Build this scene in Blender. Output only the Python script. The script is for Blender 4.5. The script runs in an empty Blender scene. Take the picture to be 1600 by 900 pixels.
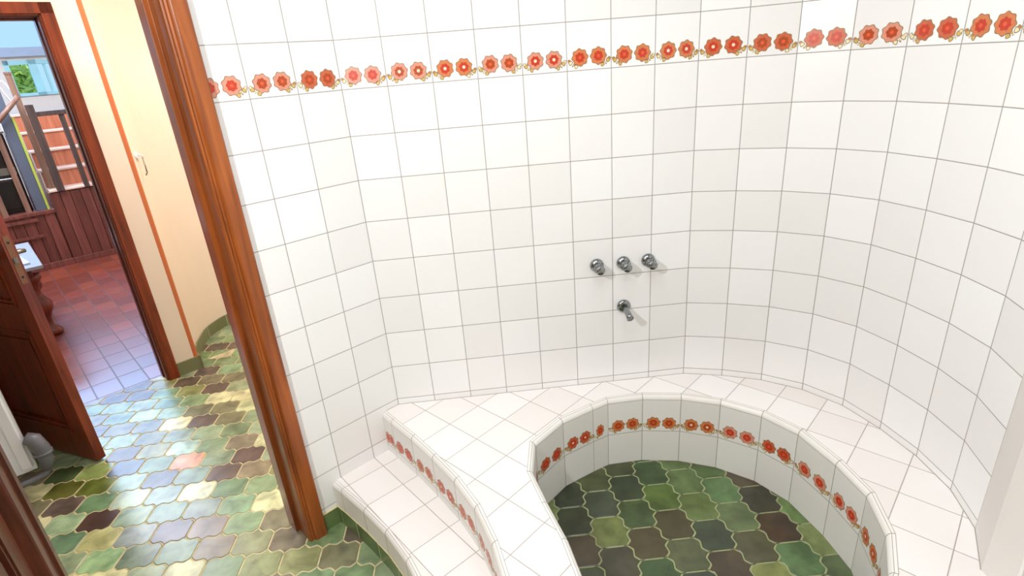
import bpy, bmesh, math, random
from mathutils import Vector, Matrix
from mathutils.geometry import tessellate_polygon
C = bpy.context.scene.collection
SC = bpy.context.scene
RND = random.Random(7)
PI = math.pi
# ------------------------------------------------------------------ camera
cam = bpy.data.cameras.new('camera'); co = bpy.data.objects.new('camera', cam); C.objects.link(co)
right = Vector((0.9939893, -0.08009783, -0.07462978))
down = Vector((-0.09926977, -0.37200366, -0.92290779))
fwd = Vector((0.04616036, 0.92476895, -0.37771895))
m = Matrix((right, -down, -fwd)).transposed().to_4x4(); m.translation = Vector((0.4073, -1.9815, 1.6455))
co.matrix_world = m
cam.sensor_width = 36; cam.lens = 868.494 / 1600 * 36; cam.clip_start = .02
SC.camera = co
# ------------------------------------------------------------------ world, lights, exposure
SC.view_settings.view_transform = 'Standard'; SC.view_settings.look = 'None'
SC.view_settings.gamma = 1; SC.view_settings.use_curve_mapping = False
SC.view_settings.exposure = 0.1
w = bpy.data.worlds.new('sky'); SC.world = w; w.use_nodes = True
bg = w.node_tree.nodes['Background']; bg.inputs[0].default_value = (.45, .69, 1, 1); bg.inputs[1].default_value = 1.1
# frame of the doorway wall: a runs along it, b runs away from the camera through the doors
D2 = Vector((0.76780433, 0.64068441, 0)); M2 = Vector((-D2.y, D2.x, 0)); ANG = math.atan2(D2.y, D2.x)
def AB(a, b, z=0): return D2 * a + M2 * b + Vector((0, 0, z))
def lamp(name, kind, loc, energy, col=(1, 1, 1), size=.1, size_y=None, aim=None):
    l = bpy.data.lights.new(name, kind); o = bpy.data.objects.new(name, l); C.objects.link(o)
    o.location = loc; l.energy = energy; l.color = col
    if kind == 'AREA':
        l.size = size
        if size_y: l.shape = 'RECTANGLE'; l.size_y = size_y
    else: l.shadow_soft_size = size
    if aim is not None: o.rotation_euler = (Vector(aim) - Vector(loc)).to_track_quat('-Z', 'Y').to_euler()
    return o
lamp('bath_spot_light', 'POINT', (-.45, -1.75, 2.05), 83, (.92, .98, 1), .032)
lamp('bath_fill_light', 'AREA', (.5, -1.3, 2.43), 22, (.88, .96, 1), 1.3, 1.3, (.5, -1.3, 0))  # broad soft fill added below the ceiling, stands for no known fixture
lamp('hall_ceiling_light', 'AREA', AB(-.6, 1.0, 2.5), 16, (1, .95, .92), .7, .7, AB(-.6, 1.0, 0))
lamp('hall_alcove_light', 'AREA', AB(.35, 1.3, 2.5), 25, (1, .95, .92), .5, .5, AB(.35, 1.3, 0))
lamp('stair_room_light', 'AREA', AB(-.9, 4.6, 3.05), 120, (.90, .93, 1), 1.6, 1.6, AB(-.9, 4.6, 0))
lamp('high_window_light', 'AREA', AB(-.75, 7.35, 2.86), 80, (.30, .56, 1), 2.3, .48, AB(-.75, 2.4, 0))

sun = lamp('garden_sun', 'SUN', AB(0, 9, 8), 2.2, (1, .96, .88), .02); sun.data.angle = .02
sun.rotation_euler = (M2 * .45 + Vector((0, 0, -1))).to_track_quat('-Z', 'Y').to_euler()
# ------------------------------------------------------------------ materials
def srgb(c):
    return tuple((x / 255 / 12.92 if x / 255 <= .04045 else ((x / 255 + .055) / 1.055) ** 2.4) for x in c) + (1,)
def newmat(name):
    m = bpy.data.materials.new(name); m.use_nodes = True
    nt = m.node_tree; b = nt.nodes['Principled BSDF']
    return m, nt, b
def N(nt, t, **k):
    n = nt.nodes.new(t)
    for a, v in k.items(): setattr(n, a, v)
    return n
def math_n(nt, op, a, b=None):
    n = N(nt, 'ShaderNodeMath', operation=op)
    for i, v in enumerate((a, b)):
        if v is None: continue
        if isinstance(v, (int, float)): n.inputs[i].default_value = v
        else: nt.links.new(v, n.inputs[i])
    return n.outputs[0]
def mixc(nt, f, a, b):
    n = N(nt, 'ShaderNodeMix', data_type='RGBA')
    if isinstance(f, (int, float)): n.inputs[0].default_value = f
    else: nt.links.new(f, n.inputs[0])
    for i, v in ((6, a), (7, b)):
        if isinstance(v, tuple): n.inputs[i].default_value = v
        else: nt.links.new(v, n.inputs[i])
    return n.outputs[2]
def plain(name, col, rough=.5, metal=0, noise=.06, scale=8, bump=0, spec=.5):
    m, nt, b = newmat(name)
    tc = N(nt, 'ShaderNodeTexCoord'); nz = N(nt, 'ShaderNodeTexNoise'); nz.inputs['Scale'].default_value = scale; nz.inputs['Detail'].default_value = 4
    nt.links.new(tc.outputs['Object'], nz.inputs['Vector'])
    c = srgb(col); d = tuple(x * (1 - noise * 3) for x in c[:3]) + (1,); u = tuple(min(1, x * (1 + noise)) for x in c[:3]) + (1,)
    nt.links.new(mixc(nt, nz.outputs[0], d, u), b.inputs['Base Color'])
    b.inputs['Roughness'].default_value = rough; b.inputs['Metallic'].default_value = metal
    b.inputs['Specular IOR Level'].default_value = spec
    if bump:
        bp = N(nt, 'ShaderNodeBump'); bp.inputs['Strength'].default_value = bump; bp.inputs['Distance'].default_value = .002
        nt.links.new(nz.outputs[0], bp.inputs['Height']); nt.links.new(bp.outputs[0], b.inputs['Normal'])
    return m
def tiles(name, cols, grout, wid=.010, rough=.25, mottle=.04, uonly=False, bump=.5, glaze=.5):
    """square tiles, UV in tile units; cols: list of colours picked per tile"""
    m, nt, b = newmat(name)
    uv = N(nt, 'ShaderNodeUVMap'); sp = N(nt, 'ShaderNodeSeparateXYZ'); nt.links.new(uv.outputs[0], sp.inputs[0])
    def line(s):
        f = math_n(nt, 'FRACT', s); d = math_n(nt, 'ABSOLUTE', math_n(nt, 'SUBTRACT', f, .5))
        return math_n(nt, 'SUBTRACT', .5, d)       # distance to the joint
    du = line(sp.outputs[0])
    dist = du if uonly else math_n(nt, 'MINIMUM', du, line(sp.outputs[1]))
    mr = N(nt, 'ShaderNodeMapRange'); mr.inputs[1].default_value = wid * .6; mr.inputs[2].default_value = wid * 1.3
    nt.links.new(dist, mr.inputs[0]); mask = mr.outputs[0]
    fl = N(nt, 'ShaderNodeCombineXYZ'); nt.links.new(math_n(nt, 'FLOOR', sp.outputs[0]), fl.inputs[0]); nt.links.new(math_n(nt, 'FLOOR', sp.outputs[1]), fl.inputs[1])
    wn = N(nt, 'ShaderNodeTexWhiteNoise', noise_dimensions='3D'); nt.links.new(fl.outputs[0], wn.inputs[0])
    cr = N(nt, 'ShaderNodeValToRGB'); cr.color_ramp.interpolation = 'CONSTANT' if len(cols) > 2 else 'LINEAR'
    els = cr.color_ramp.elements
    while len(els) < len(cols): els.new(.5)
    for i, c in enumerate(cols): els[i].position = i / len(cols) if len(cols) > 2 else i; els[i].color = srgb(c)
    nt.links.new(wn.outputs[0], cr.inputs[0])
    tc = N(nt, 'ShaderNodeTexCoord'); nz = N(nt, 'ShaderNodeTexNoise'); nz.inputs['Scale'].default_value = 9; nz.inputs['Detail'].default_value = 5
    nt.links.new(tc.outputs['Object'], nz.inputs['Vector'])
    k = math_n(nt, 'MULTIPLY', nz.outputs[0], mottle * 2)
    col = mixc(nt, k, cr.outputs[0], tuple(x * .55 for x in srgb(cols[0])[:3]) + (1,))
    nt.links.new(mixc(nt, mask, srgb(grout), col), b.inputs['Base Color'])
    r = N(nt, 'ShaderNodeMapRange'); r.inputs[3].default_value = .8; r.inputs[4].default_value = rough; nt.links.new(mask, r.inputs[0])
    nt.links.new(r.outputs[0], b.inputs['Roughness']); b.inputs['Specular IOR Level'].default_value = glaze
    bp = N(nt, 'ShaderNodeBump'); bp.inputs['Strength'].default_value = bump; bp.inputs['Distance'].default_value = .001
    nt.links.new(mask, bp.inputs['Height']); nt.links.new(bp.outputs[0], b.inputs['Normal'])
    return m
def wood(name, dark, light, rough=.35, scale=14, spec=.5, rings=1.0):
    m, nt, b = newmat(name)
    tc = N(nt, 'ShaderNodeTexCoord'); mp = N(nt, 'ShaderNodeMapping'); mp.inputs['Scale'].default_value = (1, 1, .06)
    nt.links.new(tc.outputs['Object'], mp.inputs[0])
    nz = N(nt, 'ShaderNodeTexNoise'); nz.inputs['Scale'].default_value = scale * 3; nz.inputs['Detail'].default_value = 6; nz.inputs['Distortion'].default_value = .6
    nt.links.new(mp.outputs[0], nz.inputs['Vector'])
    n2 = N(nt, 'ShaderNodeTexNoise'); n2.inputs['Scale'].default_value = 3; n2.inputs['Detail'].default_value = 3; nt.links.new(tc.outputs['Object'], n2.inputs['Vector'])
    cr = N(nt, 'ShaderNodeValToRGB'); cr.color_ramp.elements[0].position = .33; cr.color_ramp.elements[1].position = .66
    cr.color_ramp.elements[0].color = srgb(dark); cr.color_ramp.elements[1].color = srgb(light)
    f = math_n(nt, 'ADD', math_n(nt, 'MULTIPLY', nz.outputs[0], .7), math_n(nt, 'MULTIPLY', n2.outputs[0], .3))
    nt.links.new(f, cr.inputs[0]); nt.links.new(cr.outputs[0], b.inputs['Base Color'])
    b.inputs['Roughness'].default_value = rough; b.inputs['Specular IOR Level'].default_value = spec
    bp = N(nt, 'ShaderNodeBump'); bp.inputs['Strength'].default_value = .15; bp.inputs['Distance'].default_value = .001
    nt.links.new(nz.outputs[0], bp.inputs['Height']); nt.links.new(bp.outputs[0], b.inputs['Normal'])
    return m
def glazed(name):
    """colour comes from the per-tile colour attribute, clouded by noise"""
    m, nt, b = newmat(name)
    at = N(nt, 'ShaderNodeVertexColor', layer_name='glaze')
    tc = N(nt, 'ShaderNodeTexCoord'); nz = N(nt, 'ShaderNodeTexNoise'); nz.inputs['Scale'].default_value = 13; nz.inputs['Detail'].default_value = 5; nz.inputs['Distortion'].default_value = .4
    nt.links.new(tc.outputs['Object'], nz.inputs['Vector'])
    mr = N(nt, 'ShaderNodeMapRange'); mr.inputs[1].default_value = .32; mr.inputs[2].default_value = .68; nt.links.new(nz.outputs[0], mr.inputs[0])
    hs = N(nt, 'ShaderNodeHueSaturation'); hs.inputs['Value'].default_value = .55; hs.inputs['Saturation'].default_value = 1.1; nt.links.new(at.outputs[0], hs.inputs['Color'])
    h2 = N(nt, 'ShaderNodeHueSaturation'); h2.inputs['Value'].default_value = 1.22; nt.links.new(at.outputs[0], h2.inputs['Color'])
    nt.links.new(mixc(nt, mr.outputs[0], hs.outputs[0], h2.outputs[0]), b.inputs['Base Color'])
    b.inputs['Roughness'].default_value = .31; b.inputs['Specular IOR Level'].default_value = .75
    bp = N(nt, 'ShaderNodeBump'); bp.inputs['Strength'].default_value = .25; bp.inputs['Distance'].default_value = .002
    nt.links.new(nz.outputs[0], bp.inputs['Height']); nt.links.new(bp.outputs[0], b.inputs['Normal'])
    return m
WHITE = [(244, 243, 242), (236, 234, 232)]
M_wall = tiles('white_wall_tile', WHITE, (164, 156, 149), .0095, .32, .015)
M_ledge = tiles('white_ledge_tile', [(250, 246, 243), (243, 236, 231)], (176, 166, 156), .009, .3, .03)
M_trim = tiles('white_trim_tile', [(246, 243, 238), (238, 234, 228)], (168, 160, 150), .010, .42, .03, True)
M_grout = plain('grout', (176, 168, 158), .85)
M_basin = tiles('white_basin_tile', [(240, 238, 234), (232, 229, 224)], (165, 158, 148), .009, .3, .04)
M_skirt = tiles('green_skirting_tile', [(96, 125, 74), (118, 140, 88), (84, 112, 66)], (205, 205, 170), .012, .25, .35, True)
M_skirt_hall = tiles('olive_skirting_tile', [(128, 132, 92), (138, 140, 98), (120, 128, 88)], (190, 188, 150), .012, .3, .25, True)
M_red = tiles('terracotta_tile', [(150, 66, 44), (132, 56, 40), (164, 78, 54), (120, 52, 42), (146, 62, 50)], (84, 50, 48), .028, .3, .45, bump=.8, glaze=.7)
M_red.node_tree.nodes['Principled BSDF'].inputs['Coat Weight'].default_value = .8; M_red.node_tree.nodes['Principled BSDF'].inputs['Coat Roughness'].default_value = .32
M_green = glazed('glazed_floor_tile')
M_fgrout = plain('floor_grout', (222, 208, 158), .85, noise=.08, scale=30)
M_fgrout2 = plain('basin_grout', (170, 176, 128), .85, noise=.1, scale=30)
M_peach = plain('peach_paint', (249, 229, 206), .75, noise=.015, scale=3)
M_salmon = plain('salmon_corner', (212, 116, 66), .7, noise=.03, scale=5)  # salmon tone of the narrow strip at the hall corner
M_ceil = wood('unseen_dark_ceiling', (70, 42, 26), (110, 70, 44), .5)  # unseen bathroom ceiling, made dark to cut bounced light
M_beige = plain('unseen_sand_wall', (168, 150, 128), .8)  # unseen side and front walls, toned down to cut bounced light
M_offw = plain('offwhite_plaster', (228, 223, 219), .6, noise=.012, scale=6)
M_white = plain('white_plaster', (240, 238, 234), .8, noise=.01)
M_wood = wood('orange_brown_wood', (104, 48, 16), (172, 92, 38), .3)
M_wood2 = wood('red_brown_wood', (88, 32, 14), (152, 64, 28), .3)
M_wood4 = wood('old_brown_wood', (74, 32, 22), (120, 60, 42), .35)
M_wood3 = wood('dark_red_wood', (66, 26, 14), (122, 52, 30), .35)
M_dark = wood('dark_post_wood', (52, 44, 44), (88, 72, 68), .4)
M_brownpost = wood('grey_brown_wood', (110, 82, 70), (150, 116, 98), .4)
M_board = wood('purple_brown_board', (92, 46, 42), (132, 76, 66), .4)
M_board2 = wood('dark_purple_board', (78, 38, 34), (116, 62, 52), .4)
M_riser = wood('orange_stair_wood', (170, 92, 66), (212, 136, 104), .35)
M_nose = plain('pale_stair_nosing', (236, 208, 190), .4)
M_chrome = plain('chrome', (150, 154, 156), .2, 1, .05, 6)
M_steel = plain('brushed_steel', (140, 132, 120), .35, 1)
M_plate = plain('worn_bronze', (148, 104, 76), .45, .6)
M_rad = plain('white_enamel', (238, 238, 240), .3, noise=.01)
M_valve = plain('grey_lagging', (124, 124, 130), .45, .3, .1, 25, .5)
M_slate = plain('grey_stone', (150, 158, 172), .4, noise=.08, scale=20)
M_paper = plain('pale_blue_paper', (190, 214, 240), .6, noise=.08, scale=30)
M_black = plain('black_enamel', (22, 18, 20), .2)
M_bluegrey = plain('blue_grey_paint', (92, 104, 124), .45)
M_lime = plain('lime_reflection', (186, 206, 92), .5)  # green reflection on the board edge, put in as a colour
M_cyan = plain('cyan_window_paint', (170, 232, 246), .45)
M_beam = plain('blue_grey_beam', (168, 184, 202), .6)
M_leaf = plain('lime_leaves', (214, 255, 130), .6, noise=.2, scale=14)
M_bark = plain('bark', (110, 90, 60), .8)
M_glass, nt, b = newmat('window_glass')
b.inputs['Base Color'].default_value = (.9, .97, 1, 1); b.inputs['Roughness'].default_value = .02; b.inputs['Transmission Weight'].default_value = 1; b.inputs['IOR'].default_value = 1.01
F_line = plain('flower_outline', (150, 126, 84), .35); 
F_pet = [plain('petal_orange', (222, 130, 82), .3, noise=.12, scale=120), plain('petal_pink', (228, 152, 128), .3, noise=.1, scale=120), plain('petal_coral', (212, 106, 70), .3, noise=.12, scale=120)]
F_ring = [plain('flower_red', (206, 62, 34), .3, noise=.1, scale=120), plain('flower_rust', (184, 74, 26), .3, noise=.1, scale=120)]
F_eye = [plain('flower_eye_red', (232, 92, 56), .3), plain('flower_eye_cream', (246, 220, 190), .3)]
F_leaf = [plain('sprig_ochre', (214, 180, 104), .35), plain('sprig_cream', (240, 226, 186), .35), plain('sprig_brown', (196, 130, 74), .35)]

# ------------------------------------------------------------------ mesh helpers
class MB:
    def __init__(s): s.v = []; s.f = []; s.mi = []; s.uv = []; s.mats = []; s.sm = []; s.col = []
    def mat(s, m):
        if m not in s.mats: s.mats.append(m)
        return s.mats.index(m)
    def face(s, pts, m, uv=None, smooth=False, col=None):
        i = len(s.v); s.v += [tuple(p) for p in pts]; s.f.append(list(range(i, i + len(pts)))); s.mi.append(s.mat(m))
        s.uv.append(uv or [(.5, .5)] * len(pts)); s.sm.append(smooth); s.col.append(col)
    def grid(s, rows, m, close_u=False, smooth=True, uvf=None):
        """rows: list of rings (shared verts)"""
        base = len(s.v); n = len(rows[0])
        for r in rows: s.v += [tuple(p) for p in r]
        for i in range(len(rows) - 1):
            for j in range(n if close_u else n - 1):
                k = (j + 1) % n
                s.f.append([base + i * n + j, base + i * n + k, base + (i + 1) * n + k, base + (i + 1) * n + j])
                s.mi.append(s.mat(m)); s.sm.append(smooth); s.col.append(None)
                s.uv.append([(.5, .5)] * 4 if not uvf else [uvf(i, j), uvf(i, j + 1), uvf(i + 1, j + 1), uvf(i + 1, j)])
    def cap(s, ring, m): s.face(ring, m)
    def box(s, p0, p1, m, T=None):
        x0, y0, z0 = p0; x1, y1, z1 = p1
        c = [Vector((x, y, z)) for z in (z0, z1) for y in (y0, y1) for x in (x0, x1)]
        if T: c = [T(*q) for q in c]
        for q in ((0, 2, 3, 1), (4, 5, 7, 6), (0, 1, 5, 4), (2, 6, 7, 3), (0, 4, 6, 2), (1, 3, 7, 5)):
            s.face([c[i] for i in q], m)
    def abox(s, a0, a1, b0, b1, z0, z1, m): s.box((a0, b0, z0), (a1, b1, z1), m, AB)
    def prism(s, poly, z0, z1, m, T=None, mt=None):
        T = T or (lambda x, y, z: Vector((x, y, z)))
        A = [T(x, y, z0) for x, y in poly]; B = [T(x, y, z1) for x, y in poly]; n = len(poly)
        for i in range(n):
            j = (i + 1) % n; s.face([A[i], A[j], B[j], B[i]], m)
        for P in (A, B):
            tri = tessellate_polygon([P])
            for t in tri: s.face([P[k] for k in t], mt or m)
    def tube(s, pts, r, m, n=12, caps=True):
        pts = [Vector(p) for p in pts]; rows = []; rr = r if isinstance(r, (list, tuple)) else [r] * len(pts)
        up = None
        for i, p in enumerate(pts):
            t = (pts[min(i + 1, len(pts) - 1)] - pts[max(i - 1, 0)]).normalized()
            if up is None: up = t.orthogonal().normalized()
            up = (up - t * up.dot(t)).normalized(); sd = t.cross(up)
            rows.append([p + (up * math.cos(k * 2 * PI / n) + sd * math.sin(k * 2 * PI / n)) * rr[i] for k in range(n)])
        s.grid(rows, m, True)
        if caps: s.face(rows[0], m); s.face(rows[-1], m)
    def lathe(s, o, ax, prof, m, n=24):
        """prof: (distance along axis, radius)"""
        o = Vector(o); ax = Vector(ax).normalized(); u = ax.orthogonal().normalized(); v = ax.cross(u)
        rows = [[o + ax * h + (u * math.cos(k * 2 * PI / n) + v * math.sin(k * 2 * PI / n)) * r for k in range(n)] for h, r in prof]
        s.grid(rows, m, True); s.face(rows[0], m); s.face(rows[-1], m)
    def build(s, name, parent=None, bevel=0, merge=True, fix=True):
        me = bpy.data.meshes.new(name); me.from_pydata(s.v, [], s.f)
        for mt in s.mats: me.materials.append(mt)
        uvl = me.uv_layers.new(name='UVMap'); k = 0
        for p, mi, uv, sm in zip(me.polygons, s.mi, s.uv, s.sm):
            p.material_index = mi; p.use_smooth = sm
            for li, c in zip(p.loop_indices, uv): uvl.data[li].uv = c
        if any(c is not None for c in s.col):
            ca = me.color_attributes.new('glaze', 'FLOAT_COLOR', 'CORNER')
            for p, c in zip(me.polygons, s.col):
                for li in p.loop_indices: ca.data[li].color = c or (.8, .8, .6, 1)
        if merge or fix:
            bm = bmesh.new(); bm.from_mesh(me)
            if merge: bmesh.ops.remove_doubles(bm, verts=bm.verts, dist=1e-5)
            if fix: bmesh.ops.recalc_face_normals(bm, faces=bm.faces)
            bm.to_mesh(me); bm.free()
        o = bpy.data.objects.new(name, me); C.objects.link(o)
        if parent is not None:
            o.parent = parent; o.matrix_parent_inverse = Matrix.Translation(-Vector(parent.location))
        if bevel:
            bv = o.modifiers.new('bevel', 'BEVEL'); bv.width = bevel; bv.segments = 2; bv.limit_method = 'ANGLE'
        return o
def empty(name, loc, label=None, cat=None, group=None, kind=None):
    o = bpy.data.objects.new(name, None); C.objects.link(o); o.location = loc; o.empty_display_size = .1
    return tag(o, label, cat, group, kind)
def tag(o, label=None, cat=None, group=None, kind=None):
    if label: o['label'] = label
    if cat: o['category'] = cat
    if group: o['group'] = group
    if kind: o['kind'] = kind
    return o
def V2(p): return Vector((p[0], p[1]))
def offset(path, d):
    """mitred offset to the left of the walking direction"""
    P = [V2(p) for p in path]; out = []
    for i, p in enumerate(P):
        n = []
        if i > 0: t = (p - P[i - 1]).normalized(); n.append(Vector((-t.y, t.x)))
        if i < len(P) - 1: t = (P[i + 1] - p).normalized(); n.append(Vector((-t.y, t.x)))
        if len(n) == 1: out.append(p + n[0] * d)
        else:
            b = (n[0] + n[1]).normalized(); out.append(p + b * d / max(.4, b.dot(n[0])))
    return out
def ribbon(mb, path, z0, z1, th, m, mback, v0=0, ustart=0, us=None):
    """wall solid: front face on the path, body behind it on the left; u counts one tile per facet"""
    F = [V2(p) for p in path]; Bk = offset(path, th)
    for i in range(len(F) - 1):
        a, b, c, d = F[i], F[i + 1], Bk[i + 1], Bk[i]
        u0, u1 = (us[i], us[i + 1]) if us else (ustart + i, ustart + i + 1)
        w0, w1 = (z0 - v0) / .15, (z1 - v0) / .15
        mb.face([(*a, z0), (*b, z0), (*b, z1), (*a, z1)], m, [(u0, w0), (u1, w0), (u1, w1), (u0, w1)])
        mb.face([(*d, z0), (*c, z0), (*c, z1), (*d, z1)], mback)
        mb.face([(*a, z1), (*b, z1), (*c, z1), (*d, z1)], mback); mb.face([(*a, z0), (*b, z0), (*c, z0), (*d, z0)], mback)
    for i in (0, -1):
        a, d = F[i], Bk[i]; mb.face([(*a, z0), (*d, z0), (*d, z1), (*a, z1)], mback)
def flowers(mb, A, B, zb, nrm, zmax=9, seed=0, us=(.295, .71)):
    """the printed motif of one border tile (two blossoms and two sprigs)"""
    r = random.Random(seed * 31 + 5)
    A = Vector((A[0], A[1], 0)); B = Vector((B[0], B[1], 0)); ux = (B - A); nrm = Vector((nrm[0], nrm[1], 0)).normalized()
    W = ux.length
    def P(u, v, k): return A + ux * u + Vector((0, 0, zb + v * .15)) + nrm * (.0003 + .00025 * k)
    def blob(u, v, R, k, m, n=40, amp=0., lobes=8, ph=0., sy=1.):
        pts = []
        for i in range(n):
            t = i * 2 * PI / n; q = R * (1 + amp * math.cos(lobes * t + ph))
            pts.append(P(u + q * math.cos(t) * .15 / W * (W / .15) ** .5 / 1.0, v + q * math.sin(t) * sy, k))
        mb.face(pts, m)
    kind = r.choice([0, 0, 1, 2]); eye = F_eye[r.random() < .35]; ring = F_ring[r.random() < .25]
    for u in us:
        ph = r.random() * 6; j = (r.random() - .5) * .02; v = .27 + j
        blob(u, v, .182, 0, F_line, 56, .075, 8, ph)
        blob(u, v, .166, 1, F_pet[kind], 56, .075, 8, ph)
        blob(u, v, .100, 2, ring, 40, .09, 7, ph + 1)
        blob(u, v, .035, 3, eye, 16)
        sg = -1 if u < .5 else 1
        for du, dv, R, q in ((.215, -.10, .05, 0), (.245, -.06, .035, 2), (.09, -.185, .045, 0), (.14, -.14, .022, 0), (.17, -.17, .018, 2)):
            blob(u + sg * du * (.15 / W if W < .1 else 1), v + dv, R, 0, F_line, 18, .1, 3, ph); blob(u + sg * du * (.15 / W if W < .1 else 1), v + dv, R * .7, 1, F_leaf[q if r.random() < .6 else 1], 16, .1, 3, ph)

# ------------------------------------------------------------------ plan of the bathroom
cols = [(0, 0), (.15, 0), (.3, 0), (.45, 0), (.6, 0), (.75, 0), (.9, 0), (1.05, 0), (1.2, 0)]
curve = [(1.2, 0), (1.346, -.046), (1.482, -.110), (1.599, -.205), (1.681, -.331), (1.718, -.480), (1.733, -.629), (1.721, -.780), (1.671, -.922), (1.578, -1.044)]
ZB = .0975; ZC = 2.45
# walls walk with the room on the right-hand side so the body lies on the left
mb = MB(); ribbon(mb, cols, 0, ZC, .12, M_wall, M_white, ZB)
for i in range(8): flowers(mb, cols[i], cols[i + 1], 1.5975, (0, -1), seed=i)
tag(mb.build('wall_back', merge=False, fix=False), kind='structure')
mb = MB(); ribbon(mb, curve[:-1], 0, ZC, .12, M_wall, M_white, ZB, 20)
for i in range(8):
    t = V2(curve[i + 1]) - V2(curve[i]); flowers(mb, curve[i], curve[i + 1], 1.5975, (t.y, -t.x), seed=20 + i)
tag(mb.build('wall_curved', merge=False, fix=False), kind='structure')
lw = [AB(-.45, 0).xy, AB(-.30, 0).xy, AB(-.15, 0).xy, AB(0, 0).xy]
mb = MB(); ribbon(mb, lw, 0, ZC, .13, M_wall, M_peach, ZB, 40)
for i in range(3): flowers(mb, lw[i], lw[i + 1], 1.5975, (-M2.x, -M2.y), seed=50 + i)
tag(mb.build('wall_left', merge=False, fix=False), kind='structure')
# wall over and beyond the bathroom doorway
mb = MB()
mb.abox(-1.17, -.45, 0, .13, 2.03, ZC, M_wall)
ribbon(mb, [AB(-2.3, 0).xy, AB(-1.17, 0).xy], 0, ZC, .13, M_wall, M_peach, ZB, us=[-7.5, 0])
tag(mb.build('wall_doorway', merge=False, fix=False), kind='structure')
S1 = AB(-2.3, 0).xy; S2 = Vector((-.66, -2.8))
mb = MB(); ribbon(mb, [S2, S1], 0, ZC, .12, M_beige, M_white, ZB, us=[0, (S2 - S1).length / .15])
tag(mb.build('wall_side', merge=False, fix=False), kind='structure')
mb = MB(); ribbon(mb, [(1.578, -2.8), (-.66, -2.8)], 0, ZC, .12, M_beige, M_white, ZB, us=[0, 15])
tag(mb.build('wall_front', merge=False, fix=False), kind='structure')
mb = MB(); ribbon(mb, [curve[-2], (1.578, -1.044), (1.578, -1.128)], 0, ZC, .12, M_offw, M_white)
tag(mb.build('wall_pilaster', merge=False, fix=False), kind='structure')
mb = MB(); mb.box((1.570, -1.136, 0), (1.60, -1.1285, ZC), M_white); tag(mb.build('trim_7'), kind='structure')
mb = MB(); ribbon(mb, [(1.578, -1.137 - .15 * i) for i in range(11)] + [(1.578, -2.8)], 0, ZC, .12, M_wall, M_white, ZB, 60)
tag(mb.build('wall_right', merge=False, fix=False), kind='structure')
mb = MB(); mb.box((-1.9, -3.0, ZC), (1.95, .25, ZC + .16), M_ceil); tag(mb.build('ceiling'), kind='structure')

# ------------------------------------------------------------------ lantern-tile floors
KN = [((-1.502, .055), (112, 96, 84)), ((-1.293, -.063), (84, 64, 54)), ((-1.447, -.045), (168, 192, 150)), ((-1.222, -.186), (206, 204, 138)), ((-1.366, .059), (118, 152, 108)),
      ((-1.234, .069), (188, 208, 184)), ((-1.159, -.055), (150, 176, 144)), ((-1.10, -.155), (148, 164, 148)), ((-1.012, -.299), (112, 148, 116)), ((-.952, -.167), (104, 96, 100)),
      ((-1.015, -.053), (124, 156, 128)), ((-1.082, .058), (136, 164, 146)), ((-.941, .061), (240, 238, 198)), ((-.878, -.045), (132, 148, 134)), ((-.809, -.167), (136, 122, 106)),
      ((-.744, -.294), (138, 128, 98)), ((-.878, -.289), (120, 152, 112)), ((-.715, -.077), (138, 166, 124)), ((-.674, -.177), (140, 164, 118)), ((-.781, .042), (122, 152, 104)),
      ((-1.369, 0.319), (92, 100, 112)), ((-1.155, 0.179), (92, 100, 112)), ((-1.289, 0.180), (150, 180, 150)), ((-1.089, 0.309), (226, 168, 120)), ((-1.019, 0.185), (128, 156, 134)), ((-0.881, 0.190), (112, 86, 70)), ((-0.814, 0.317), (100, 76, 66)), ((-1.218, 0.809), (104, 80, 60)), ((-1.069, 0.791), (232, 228, 172)), ((-0.604, -0.052), (230, 230, 180)), ((-1.167, 0.437), (190, 212, 188)), ((-1.225, 0.553), (118, 130, 112)), ((-1.078, 0.554), (150, 154, 84)), ((-1.021, 0.440), (156, 166, 100)), ((-0.960, 0.326), (148, 154, 84)), ((-0.874, 0.428), (140, 132, 104)), ((-0.729, 0.202), (150, 142, 104)), ((-0.671, 0.084), (146, 168, 122)), ((-1.572, 0.178), (104, 110, 50)), ((-1.433, 0.183), (112, 120, 56)), ((-1.776, 0.327), (62, 52, 44)), ((-1.632, 0.303), (84, 98, 60)), ((-1.511, 0.282), (150, 168, 100)), ((-1.370, -0.158), (104, 140, 100)), ((-1.221, 0.293), (120, 146, 112)), ((-0.980, 0.554), (134, 154, 104)), ((-0.995, 0.683), (134, 150, 112)), ((-1.149, 0.672), (140, 156, 106)), ((-0.588, -0.167), (140, 160, 120)), ((-0.611, -0.293), (148, 150, 108)), ((-0.544, -0.373), (156, 164, 112)), ((-0.470, -0.304), (128, 116, 94)), ((-0.380, -0.397), (160, 168, 110)), ((-0.991, -0.317), (116, 140, 106)), ((-1.160, -0.282), (170, 200, 150)), ((-0.795, -0.383), (214, 222, 160))]
def lantern(w, h, e, swap):
    """outline of one tile; w = same-row pitch, h = row pitch (half the lattice), e = half length of the straight side"""
    q = []
    A = Vector((w / 2, e)); B = Vector((0, h - e)); n = Vector((B - A)); nn = Vector((-n.y, n.x)).normalized() * -1
    seg = [A + (B - A) * t + nn * .0150 * (math.sin(2 * PI * t) + .18 * math.sin(6 * PI * t)) for t in [i / 12 for i in range(13)]]
    q += seg[:-1]                                            # right side up to the tip
    q += [Vector((-p.x, p.y)) for p in reversed(seg)][:-1]
    q += [Vector((-p.x, -p.y)) for p in seg][:-1]
    q += [Vector((p.x, -p.y)) for p in reversed(seg)][:-1]
    if swap: q = [Vector((p.y, p.x)) for p in q][::-1]
    return q
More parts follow.
